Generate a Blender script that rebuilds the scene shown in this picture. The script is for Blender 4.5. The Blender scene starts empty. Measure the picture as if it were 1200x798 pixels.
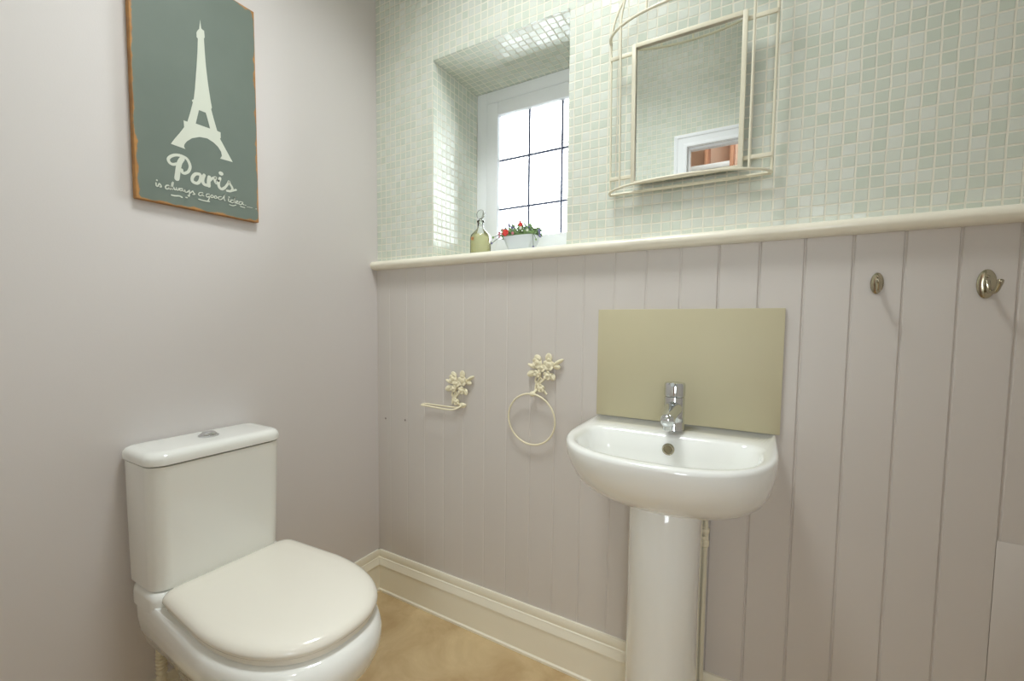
import bpy, bmesh, math, random
from mathutils import Vector, Matrix
random.seed(7)
PI = math.pi
SC = bpy.context.scene
COL = SC.collection

# ------------------------------------------------------------------ camera
cam_d = bpy.data.cameras.new('camera')
cam_d.sensor_width = 36.0
cam_d.lens = 512.1426 / 1200 * 36.0
cam_d.shift_x = 11.8286 / 1200
cam_d.shift_y = 10.5782 / 1200
cam_d.clip_start = 0.02
cam = bpy.data.objects.new('camera', cam_d)
COL.objects.link(cam)
yaw, pitch, roll = -0.53528, -0.060234, 0.0090365
fw = Vector((math.sin(yaw)*math.cos(pitch), math.cos(yaw)*math.cos(pitch), math.sin(pitch)))
r0 = Vector((math.cos(yaw), -math.sin(yaw), 0)); u0 = r0.cross(fw)
rt = math.cos(roll)*r0 + math.sin(roll)*u0
up = -math.sin(roll)*r0 + math.cos(roll)*u0
M = Matrix((rt, up, -fw)).transposed().to_4x4()
M.translation = Vector((1.35232, -1.28424, 1.12))
cam.matrix_world = M
SC.camera = cam

# ------------------------------------------------------------------ sky, exposure, large lights
w = bpy.data.worlds.new('overcast_sky'); SC.world = w
w.use_nodes = True
bgn = w.node_tree.nodes['Background']
bgn.inputs['Color'].default_value = (0.88, 0.95, 0.99, 1)
bgn.inputs['Strength'].default_value = 10.5
SC.view_settings.view_transform = 'Standard'
SC.view_settings.look = 'None'
SC.view_settings.exposure = 0.45
SC.view_settings.gamma = 1.0
SC.view_settings.use_curve_mapping = False
try:
    SC.cycles.use_denoising = True
    SC.cycles.max_bounces = 14
    SC.cycles.diffuse_bounces = 8
    SC.cycles.glossy_bounces = 6
    SC.cycles.transparent_max_bounces = 16
    SC.cycles.sample_clamp_indirect = 6.0
    SC.cycles.caustics_reflective = False
    SC.cycles.caustics_refractive = False
except Exception:
    pass

def area(name, loc, rot, size, power, color, shape='RECTANGLE', size_y=None, portal=False):
    L = bpy.data.lights.new(name, 'AREA'); L.shape = shape
    L.size = size
    if size_y: L.size_y = size_y
    L.energy = power; L.color = color
    if portal: L.cycles.is_portal = True
    o = bpy.data.objects.new(name, L); o.location = loc; o.rotation_euler = rot
    COL.objects.link(o); return o
# portal that samples the sky through the window opening
area('window_portal', (0.60, 0.335, 1.73), (PI/2, 0, PI), 0.60, 1.0, (1, 1, 1), 'RECTANGLE', 0.74, True)

area('added_hall_window_portal', (1.775, -2.66, 1.385), (PI/2, 0, 0), 0.65, 1.0, (1, 1, 1), 'RECTANGLE', 0.87, True)  # samples the sky through the added hall window

# ------------------------------------------------------------------ helpers
def srgb(r, g, b):
    f = lambda c: (c/255/12.92) if c/255 <= 0.04045 else ((c/255+0.055)/1.055)**2.4
    return (f(r), f(g), f(b), 1)

def mat(name, col, rough=0.5, metal=0.0, noise=0.0, nscale=8.0, coat=0.0, spec=0.5, bump=0.0, bscale=200, trans=0.0, ior=1.45):
    m = bpy.data.materials.new(name); m.use_nodes = True
    nt = m.node_tree; b = nt.nodes['Principled BSDF']
    b.inputs['Base Color'].default_value = col
    b.inputs['Roughness'].default_value = rough
    b.inputs['Metallic'].default_value = metal
    b.inputs['Coat Weight'].default_value = coat
    b.inputs['Coat Roughness'].default_value = 0.06
    b.inputs['Specular IOR Level'].default_value = spec
    b.inputs['Transmission Weight'].default_value = trans
    b.inputs['IOR'].default_value = ior
    tc = nt.nodes.new('ShaderNodeTexCoord')
    if noise > 0:
        n = nt.nodes.new('ShaderNodeTexNoise'); n.inputs['Scale'].default_value = nscale; n.inputs['Detail'].default_value = 4
        nt.links.new(tc.outputs['Object'], n.inputs['Vector'])
        mx = nt.nodes.new('ShaderNodeMix'); mx.data_type = 'RGBA'
        k = 1-noise
        mx.inputs[6].default_value = (col[0]*k, col[1]*k, col[2]*k, 1)
        mx.inputs[7].default_value = (min(1, col[0]*(1+noise*.5)), min(1, col[1]*(1+noise*.5)), min(1, col[2]*(1+noise*.5)), 1)
        nt.links.new(n.outputs['Fac'], mx.inputs[0]); nt.links.new(mx.outputs[2], b.inputs['Base Color'])
    if bump > 0:
        n2 = nt.nodes.new('ShaderNodeTexNoise'); n2.inputs['Scale'].default_value = bscale; n2.inputs['Detail'].default_value = 3
        nt.links.new(tc.outputs['Object'], n2.inputs['Vector'])
        bp = nt.nodes.new('ShaderNodeBump'); bp.inputs['Strength'].default_value = bump; bp.inputs['Distance'].default_value = 0.001
        nt.links.new(n2.outputs['Fac'], bp.inputs['Height']); nt.links.new(bp.outputs['Normal'], b.inputs['Normal'])
    return m

def mosaic_mat():
    m = bpy.data.materials.new('mosaic_tile'); m.use_nodes = True
    nt = m.node_tree; N = nt.nodes; L = nt.links; b = N['Principled BSDF']
    def node(t, **kw):
        n = N.new(t)
        for k, v in kw.items(): setattr(n, k, v)
        return n
    def mth(op, a, bb=None, c=None):
        n = node('ShaderNodeMath', operation=op)
        for i, v in enumerate((a, bb, c)):
            if v is None: continue
            if isinstance(v, (int, float)): n.inputs[i].default_value = v
            else: L.new(v, n.inputs[i])
        return n.outputs[0]
    uv = node('ShaderNodeUVMap', uv_map='UVMap')
    sep = node('ShaderNodeSeparateXYZ'); L.new(uv.outputs[0], sep.inputs[0])
    # slightly wandering joints
    nz = node('ShaderNodeTexNoise'); nz.inputs['Scale'].default_value = 0.35; nz.inputs['Detail'].default_value = 2
    L.new(uv.outputs[0], nz.inputs['Vector'])
    sn = node('ShaderNodeSeparateColor'); L.new(nz.outputs['Color'], sn.inputs[0])
    U = mth('ADD', sep.outputs[0], mth('MULTIPLY', mth('SUBTRACT', sn.outputs[0], .5), .17))
    V = mth('ADD', sep.outputs[1], mth('MULTIPLY', mth('SUBTRACT', sn.outputs[1], .5), .17))
    fu, fv = mth('FLOOR', U), mth('FLOOR', V)
    du = mth('ABSOLUTE', mth('SUBTRACT', mth('FRACT', U), .5))
    dv = mth('ABSOLUTE', mth('SUBTRACT', mth('FRACT', V), .5))
    d = mth('MAXIMUM', du, dv)                                   # 0 centre .. 0.5 joint
    grout = node('ShaderNodeMapRange', interpolation_type='SMOOTHSTEP')
    L.new(d, grout.inputs[0]); grout.inputs[1].default_value = .412; grout.inputs[2].default_value = .445
    cmb = node('ShaderNodeCombineXYZ'); L.new(fu, cmb.inputs[0]); L.new(fv, cmb.inputs[1])
    wn = node('ShaderNodeTexWhiteNoise', noise_dimensions='3D'); L.new(cmb.outputs[0], wn.inputs['Vector'])
    swn = node('ShaderNodeSeparateColor'); L.new(wn.outputs['Color'], swn.inputs[0])
    ramp = node('ShaderNodeValToRGB'); cr = ramp.color_ramp
    cr.elements[0].color = TILE_A; cr.elements[1].color = TILE_C
    e = cr.elements.new(.5); e.color = TILE_B
    L.new(wn.outputs['Value'], ramp.inputs[0])
    mx = node('ShaderNodeMix', data_type='RGBA'); L.new(grout.outputs[0], mx.inputs[0])
    L.new(ramp.outputs[0], mx.inputs[6]); mx.inputs[7].default_value = GROUT
    L.new(mx.outputs[2], b.inputs['Base Color'])
    rg = node('ShaderNodeMix', data_type='FLOAT'); L.new(grout.outputs[0], rg.inputs[0])
    rg.inputs[2].default_value = .19; rg.inputs[3].default_value = .8
    L.new(rg.outputs[0], b.inputs['Roughness'])
    sp = node('ShaderNodeMix', data_type='FLOAT'); L.new(grout.outputs[0], sp.inputs[0])
    sp.inputs[2].default_value = .6; sp.inputs[3].default_value = .2
    L.new(sp.outputs[0], b.inputs['Specular IOR Level'])
    # each tile leans its own way and has softly rounded edges
    tilt = mth('ADD', mth('MULTIPLY', mth('SUBTRACT', swn.outputs[0], .5), mth('SUBTRACT', mth('FRACT', U), .5)),
               mth('MULTIPLY', mth('SUBTRACT', swn.outputs[1], .5), mth('SUBTRACT', mth('FRACT', V), .5)))
    hgt = mth('SUBTRACT', mth('MULTIPLY', tilt, TILT), mth('MULTIPLY', grout.outputs[0], .9))
    n3 = node('ShaderNodeTexNoise'); n3.inputs['Scale'].default_value = 1.6; L.new(uv.outputs[0], n3.inputs['Vector'])
    hgt = mth('ADD', hgt, mth('MULTIPLY', n3.outputs['Fac'], .35))
    bp = node('ShaderNodeBump'); bp.inputs['Strength'].default_value = .8; bp.inputs['Distance'].default_value = .0012
    L.new(hgt, bp.inputs['Height']); L.new(bp.outputs['Normal'], b.inputs['Normal'])
    return m
TILE_A = srgb(201, 209, 196); TILE_B = srgb(208, 214, 203); TILE_C = srgb(215, 219, 211); GROUT = srgb(229, 227, 213)
TILT = 1.1
TP = 0.0263

def painted_board_mat():
    # grey-green paint on wood, rubbed through to the wood at the board's edges
    m = bpy.data.materials.new('worn_painted_wood'); m.use_nodes = True
    nt = m.node_tree; N = nt.nodes; L = nt.links; b = N['Principled BSDF']; b.inputs['Roughness'].default_value = .55
    tc = N.new('ShaderNodeTexCoord'); sep = N.new('ShaderNodeSeparateXYZ'); L.new(tc.outputs['Generated'], sep.inputs[0])
    def mth(op, a, bb=None):
        n = N.new('ShaderNodeMath'); n.operation = op
        for i, v in enumerate((a, bb)):
            if v is None: continue
            if isinstance(v, (int, float)): n.inputs[i].default_value = v
            else: L.new(v, n.inputs[i])
        return n.outputs[0]
    ey = mth('MULTIPLY', mth('SUBTRACT', .5, mth('ABSOLUTE', mth('SUBTRACT', sep.outputs[1], .5))), .306)
    ez = mth('MULTIPLY', mth('SUBTRACT', .5, mth('ABSOLUTE', mth('SUBTRACT', sep.outputs[2], .5))), .617)
    e = mth('MINIMUM', ey, ez)
    corner = mth('ADD', ey, ez)
    e = mth('MINIMUM', e, mth('SUBTRACT', corner, .012))
    n1 = N.new('ShaderNodeTexNoise'); n1.inputs['Scale'].default_value = 22; n1.inputs['Detail'].default_value = 6; L.new(tc.outputs['Object'], n1.inputs['Vector'])
    thr = mth('MULTIPLY', mth('POWER', n1.outputs['Fac'], 3.2), .030)
    mr = N.new('ShaderNodeMapRange'); L.new(mth('SUBTRACT', e, thr), mr.inputs[0]); mr.inputs[1].default_value = -.0015; mr.inputs[2].default_value = .0015
    wood = N.new('ShaderNodeValToRGB'); wood.color_ramp.elements[0].color = srgb(120, 78, 40); wood.color_ramp.elements[1].color = srgb(206, 150, 82)
    n2 = N.new('ShaderNodeTexNoise'); n2.inputs['Scale'].default_value = 30; L.new(tc.outputs['Object'], n2.inputs['Vector']); L.new(n2.outputs['Fac'], wood.inputs[0])
    paint = N.new('ShaderNodeValToRGB'); paint.color_ramp.elements[0].color = srgb(98, 110, 101); paint.color_ramp.elements[1].color = srgb(110, 121, 112)
    n4 = N.new('ShaderNodeTexNoise'); n4.inputs['Scale'].default_value = 9; n4.inputs['Detail'].default_value = 5; L.new(tc.outputs['Object'], n4.inputs['Vector']); L.new(n4.outputs['Fac'], paint.inputs[0])
    mx = N.new('ShaderNodeMix'); mx.data_type = 'RGBA'; L.new(mr.outputs[0], mx.inputs[0]); L.new(wood.outputs[0], mx.inputs[6]); L.new(paint.outputs[0], mx.inputs[7])
    L.new(mx.outputs[2], b.inputs['Base Color'])
    return m

def floor_mat():
    m = bpy.data.materials.new('mottled_vinyl'); m.use_nodes = True
    nt = m.node_tree; N = nt.nodes; L = nt.links; b = N['Principled BSDF']; b.inputs['Roughness'].default_value = .38
    tc = N.new('ShaderNodeTexCoord')
    n1 = N.new('ShaderNodeTexNoise'); n1.inputs['Scale'].default_value = 5.5; n1.inputs['Detail'].default_value = 6; n1.inputs['Roughness'].default_value = .6; n1.inputs['Distortion'].default_value = .6
    L.new(tc.outputs['Object'], n1.inputs['Vector'])
    r = N.new('ShaderNodeValToRGB'); r.color_ramp.elements[0].position = .3; r.color_ramp.elements[1].position = .72
    r.color_ramp.elements[0].color = FLOOR_A; r.color_ramp.elements[1].color = FLOOR_B
    L.new(n1.outputs['Fac'], r.inputs[0]); L.new(r.outputs[0], b.inputs['Base Color'])
    return m
FLOOR_A = srgb(174, 145, 104); FLOOR_B = srgb(212, 190, 149)

def glass_mat(name, tint=(1, 1, 1, 1), rough=0.0):
    m = bpy.data.materials.new(name); m.use_nodes = True
    nt = m.node_tree; N = nt.nodes; L = nt.links
    for n in list(N):
        if n.type == 'BSDF_PRINCIPLED': N.remove(n)
    out = [n for n in N if n.type == 'OUTPUT_MATERIAL'][0]
    t = N.new('ShaderNodeBsdfTransparent'); t.inputs[0].default_value = tint
    g = N.new('ShaderNodeBsdfGlossy'); g.inputs['Roughness'].default_value = rough
    f = N.new('ShaderNodeFresnel'); f.inputs[0].default_value = 1.5
    mx = N.new('ShaderNodeMixShader'); L.new(f.outputs[0], mx.inputs[0]); L.new(t.outputs[0], mx.inputs[1]); L.new(g.outputs[0], mx.inputs[2])
    L.new(mx.outputs[0], out.inputs[0])
    return m

def liquid_mat():
    m = bpy.data.materials.new('pale_yellow_liquid'); m.use_nodes = True
    nt = m.node_tree; N = nt.nodes; L = nt.links
    for n in list(N):
        if n.type == 'BSDF_PRINCIPLED': N.remove(n)
    out = [n for n in N if n.type == 'OUTPUT_MATERIAL'][0]
    t = N.new('ShaderNodeBsdfTransparent'); t.inputs[0].default_value = (.99, .97, .78, 1)
    d = N.new('ShaderNodeBsdfTranslucent'); d.inputs[0].default_value = (.98, .96, .70, 1)
    d2 = N.new('ShaderNodeBsdfDiffuse'); d2.inputs[0].default_value = (.97, .95, .70, 1)
    m1 = N.new('ShaderNodeMixShader'); m1.inputs[0].default_value = .5; L.new(d.outputs[0], m1.inputs[1]); L.new(d2.outputs[0], m1.inputs[2])
    m2 = N.new('ShaderNodeMixShader'); m2.inputs[0].default_value = .38; L.new(t.outputs[0], m2.inputs[1]); L.new(m1.outputs[0], m2.inputs[2])
    L.new(m2.outputs[0], out.inputs[0]); return m

def emit_mat(name, col, s):
    m = bpy.data.materials.new(name); m.use_nodes = True
    b = m.node_tree.nodes['Principled BSDF']; b.inputs['Base Color'].default_value = (.9, .9, .9, 1)
    b.inputs['Emission Color'].default_value = col; b.inputs['Emission Strength'].default_value = s
    return m

MT = dict(
    wall=mat('lavender_wall_paint', srgb(213, 208, 207), .55, bump=.12, bscale=260),
    board=mat('lavender_satin_paint', srgb(204, 198, 193), .45, bump=.08, bscale=160),
    trim=mat('cream_gloss_paint', srgb(235, 230, 214), .3, coat=.2),
    plain=mat('white_wall_paint', srgb(232, 230, 226), .7),
    ceil=mat('white_ceiling_paint', srgb(240, 239, 236), .8),
    ceramic=mat('white_glazed_ceramic', srgb(238, 239, 236), .09, coat=.5),
    seat=mat('white_seat_plastic', srgb(235, 231, 221), .16, coat=.3),
    chrome=mat('polished_chrome', srgb(215, 218, 220), .07, metal=1),
    bronze=mat('tarnished_nickel', srgb(176, 168, 146), .18, metal=1),
    iron=mat('cream_painted_iron', srgb(226, 221, 200), .4),
    castiron=mat('cream_cast_metal', srgb(232, 224, 196), .4),
    splash=mat('beige_stone_laminate', srgb(192, 184, 154), .5, noise=.05, nscale=6),
    upvc=mat('white_window_plastic', srgb(236, 238, 242), .25),
    lead=mat('grey_lead_strip', srgb(92, 98, 120), .5, metal=.3),
    tile=mosaic_mat(), floor=floor_mat(), sign=painted_board_mat(),
    print=mat('off_white_print', srgb(205, 209, 196), .6),
    dark=mat('painted_hole_shade', srgb(122, 112, 86), .6),
    glass=glass_mat('clear_glass'),
    bottleglass=glass_mat('bottle_glass', (.96, .97, .95, 1), .02),
    liquid=liquid_mat(),
    mirror=mat('silvered_mirror', (.96, .98, .97, 1), .01, metal=1),
    pot=mat('pale_zinc_pot', srgb(205, 212, 218), .45),
    leaf=mat('green_leaf', srgb(120, 150, 95), .5, noise=.3, nscale=60),
    stem=mat('grey_green_stem', srgb(110, 120, 105), .6),
    lilac=mat('grey_lilac_flower', srgb(120, 118, 150), .6),
    red=mat('red_petal', srgb(205, 60, 55), .5),
    pink=mat('pink_petal', srgb(196, 120, 132), .5),
    brown=mat('brown_wood', srgb(190, 140, 112), .45, noise=.2, nscale=12),
    tan=mat('tan_wood_panel', srgb(236, 212, 192), .5, noise=.12, nscale=8),
    pipe=mat('off_white_pipe', srgb(214, 208, 186), .4),
    soil=mat('dark_soil', srgb(80, 66, 50), .9),
    cord=mat('cream_plastic', srgb(222, 214, 190), .45),
)

def link(name, me, m, parent=None, smooth=False):
    o = bpy.data.objects.new(name, me)
    COL.objects.link(o)
    if m is not None:
        me.materials.clear(); me.materials.append(MT[m] if isinstance(m, str) else m)
    if smooth:
        for p in me.polygons: p.use_smooth = True
    if parent is not None: o.parent = parent
    return o

def obj(name, bm, m, parent=None, smooth=False, auto=None, origin=None):
    bmesh.ops.recalc_face_normals(bm, faces=bm.faces[:])
    if origin is not None: bmesh.ops.translate(bm, verts=bm.verts[:], vec=-Vector(origin))
    me = bpy.data.meshes.new(name); bm.to_mesh(me); bm.free()
    o = link(name, me, m, parent, smooth)
    if origin is not None: o.location = origin
    if auto is not None:
        for p in me.polygons: p.use_smooth = True
        me.set_sharp_from_angle(angle=math.radians(auto))
    return o

def thing(name, label, cat, loc=(0, 0, 0), group=None):
    """An Empty at the thing's base; parts are modelled in world metres and parented with their offset removed."""
    o = bpy.data.objects.new(name, None); COL.objects.link(o); o.location = loc
    o.empty_display_size = .05
    tag(o, label, cat, group); return o

def tag(o, label=None, cat=None, group=None, kind=None):
    if label: o['label'] = label
    if cat: o['category'] = cat
    if group: o['group'] = group
    if kind: o['kind'] = kind
    return o

def part(name, bm, m, root, label=None, auto=35, under=None):
    """part of a thing: geometry given in world metres"""
    p = Vector(root.location)
    bmesh.ops.translate(bm, verts=bm.verts[:], vec=-p)
    o = obj(name, bm, m, under if under is not None else root, auto=auto)
    if label: o['label'] = label
    return o

def box(bm, x0, x1, y0, y1, z0, z1, bev=0.0, seg=2):
    vs = [bm.verts.new((x, y, z)) for x in (x0, x1) for y in (y0, y1) for z in (z0, z1)]
    fs = [bm.faces.new([vs[i] for i in q]) for q in ((0, 1, 3, 2), (4, 6, 7, 5), (0, 4, 5, 1), (2, 3, 7, 6), (0, 2, 6, 4), (1, 5, 7, 3))]
    if bev > 0:
        es = list({e for f in fs for e in f.edges})
        bmesh.ops.bevel(bm, geom=es, offset=bev, segments=seg, profile=.5, affect='EDGES')
    return bm

def nbox(*a, **k): return box(bmesh.new(), *a, **k)

def loft(bm, rings, cap0=True, cap1=True, closed=True):
    R = [[bm.verts.new(p) for p in r] for r in rings]
    n = len(R[0])
    for a, b in zip(R[:-1], R[1:]):
        for i in range(n if closed else n-1):
            j = (i+1) % n
            bm.faces.new((a[i], a[j], b[j], b[i]))
    if cap0: bm.faces.new(R[0][::-1])
    if cap1: bm.faces.new(R[-1])
    return R

def tube(bm, pts, r, seg=10, closed=False, flat=None):
    pts = [Vector(p) for p in pts]; n = len(pts)
    rad = r if isinstance(r, (list, tuple)) else [r]*n
    T = []
    for i in range(n):
        if closed: t = pts[(i+1) % n]-pts[i-1]
        else: t = pts[min(i+1, n-1)]-pts[max(i-1, 0)]
        T.append(t.normalized())
    nrm = T[0].orthogonal().normalized(); rings = []
    if abs(T[0].z) < .9: nrm = T[0].cross(Vector((0, 0, 1))).normalized()
    for i in range(n):
        nrm = (nrm - T[i]*nrm.dot(T[i])).normalized(); bn = T[i].cross(nrm)
        rings.append([pts[i]+rad[i]*(math.cos(a)*nrm+math.sin(a)*bn) for a in [2*PI*k/seg for k in range(seg)]])
    if closed:
        R = [[bm.verts.new(p) for p in rr] for rr in rings]
        for i in range(n):
            a, b = R[i], R[(i+1) % n]
            for k in range(seg):
                j = (k+1) % seg; bm.faces.new((a[k], a[j], b[j], b[k]))
    else: loft(bm, rings)
    return bm

def ntube(*a, **k): return tube(bmesh.new(), *a, **k)

def lathe(bm, prof, c, seg=32, axis='Z'):
    """prof: (radius, height) pairs"""
    c = Vector(c); rings = []
    for r, h in prof:
        ring = []
        for k in range(seg):
            a = 2*PI*k/seg
            if axis == 'Z': p = Vector((r*math.cos(a), r*math.sin(a), h))
            elif axis == 'Y': p = Vector((r*math.cos(a), -h, r*math.sin(a)))
            else: p = Vector((h, r*math.cos(a), r*math.sin(a)))
            ring.append(c+p)
        rings.append(ring)
    loft(bm, rings)
    return bm

def nlathe(*a, **k): return lathe(bmesh.new(), *a, **k)

def ellipsoid(bm, c, d, r1, r2, r3, seg=10, rings=6, nrm=Vector((0, -1, 0)), point=0.0):
    """blob at c along direction d; half sizes r1 along, r2 across, r3 along the normal"""
    d = Vector(d).normalized(); n = (Vector(nrm)-d*Vector(nrm).dot(d)).normalized(); s = d.cross(n); c = Vector(c)
    R = []
    for i in range(1, rings):
        t = PI*i/rings; w_ = math.sin(t)**(1+point)
        R.append([c-d*r1*math.cos(t)+w_*(s*r2*math.cos(a)+n*r3*math.sin(a)) for a in [2*PI*k/seg for k in range(seg)]])
    loft(bm, R)
    return bm

def quad(bm, a, b, c, d): return bm.faces.new([bm.verts.new(p) for p in (a, b, c, d)])

def world_uv(o, p=TP, off=(0.0, 0.0)):
    """UV in tile units from the vertex position, by the face's facing"""
    me = o.data; uv = me.uv_layers.new(name='UVMap')
    for f in me.polygons:
        n = f.normal
        for li in f.loop_indices:
            v = me.vertices[me.loops[li].vertex_index].co + o.location
            if abs(n.y) >= max(abs(n.x), abs(n.z)): a, b = v.x, v.z
            elif abs(n.x) >= abs(n.z): a, b = v.y, v.z
            else: a, b = v.x, v.y
            uv.data[li].uv = ((a-off[0])/p, (b-off[1])/p)

def flat_shape(splines, thick, to3d, name='shape'):
    """filled 2-D outline (with holes) extruded by `thick`; to3d maps (a, b, h) to world"""
    cu = bpy.data.curves.new(name, 'CURVE'); cu.dimensions = '2D'; cu.fill_mode = 'BOTH'; cu.extrude = thick/2
    for s in splines:
        sp = cu.splines.new('POLY'); sp.points.add(len(s)-1)
        for i, (a, b) in enumerate(s): sp.points[i].co = (a, b, 0, 1)
        sp.use_cyclic_u = True
    o = bpy.data.objects.new(name, cu); COL.objects.link(o)
    dg = bpy.context.evaluated_depsgraph_get()
    me = bpy.data.meshes.new_from_object(o.evaluated_get(dg))
    bpy.data.objects.remove(o); bpy.data.curves.remove(cu)
    bm = bmesh.new(); bm.from_mesh(me); bpy.data.meshes.remove(me)
    for v in bm.verts: v.co = Vector(to3d(v.co.x, v.co.y, v.co.z+thick/2))
    return bm

def smooth_line(pts, n=6):
    """Catmull-Rom through 2-D or 3-D points"""
    P = [Vector(p) for p in pts]
    if len(P) < 3: return [P[0].lerp(P[-1], i/n) for i in range(n+1)]
    out = []
    for i in range(len(P)-1):
        p0 = P[max(i-1, 0)]; p1 = P[i]; p2 = P[i+1]; p3 = P[min(i+2, len(P)-1)]
        for k in range(n):
            t = k/n
            out.append(.5*((2*p1)+(p2-p0)*t+(2*p0-5*p1+4*p2-p3)*t*t+(3*p1-p0-3*p2+p3)*t**3))
    out.append(P[-1]); return out

TOWER= [(-0.646, 1.929), (-0.644, 1.908), (-0.64, 1.906), (-0.637, 1.906), (-0.636, 1.889), (-0.638, 1.885), (-0.637, 1.851), (-0.635, 1.812), (-0.631, 1.768), (-0.626, 1.728), (-0.623, 1.709), (-0.625, 1.704), (-0.619, 1.68), (-0.611, 1.651), (-0.602, 1.65), (-0.602, 1.635), (-0.604, 1.632), (-0.589, 1.607), (-0.571, 1.578), (-0.605, 1.577), (-0.6, 1.586), (-0.602, 1.597), (-0.61, 1.608), (-0.622, 1.616), (-0.637, 1.621), (-0.656, 1.618), (-0.675, 1.608), (-0.688, 1.595), (-0.694, 1.585), (-0.695, 1.579), (-0.692, 1.574), (-0.725, 1.576), (-0.716, 1.592), (-0.704, 1.611), (-0.693, 1.63), (-0.694, 1.647), (-0.685, 1.647), (-0.678, 1.672), (-0.67, 1.704), (-0.672, 1.705), (-0.672, 1.709), (-0.668, 1.712), (-0.664, 1.743), (-0.659, 1.795), (-0.655, 1.842), (-0.653, 1.877), (-0.656, 1.879), (-0.656, 1.891), (-0.653, 1.898), (-0.649, 1.904)]
TOWER_HOLE= [(-0.656, 1.689), (-0.639, 1.689), (-0.629, 1.65), (-0.665, 1.65)]
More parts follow.
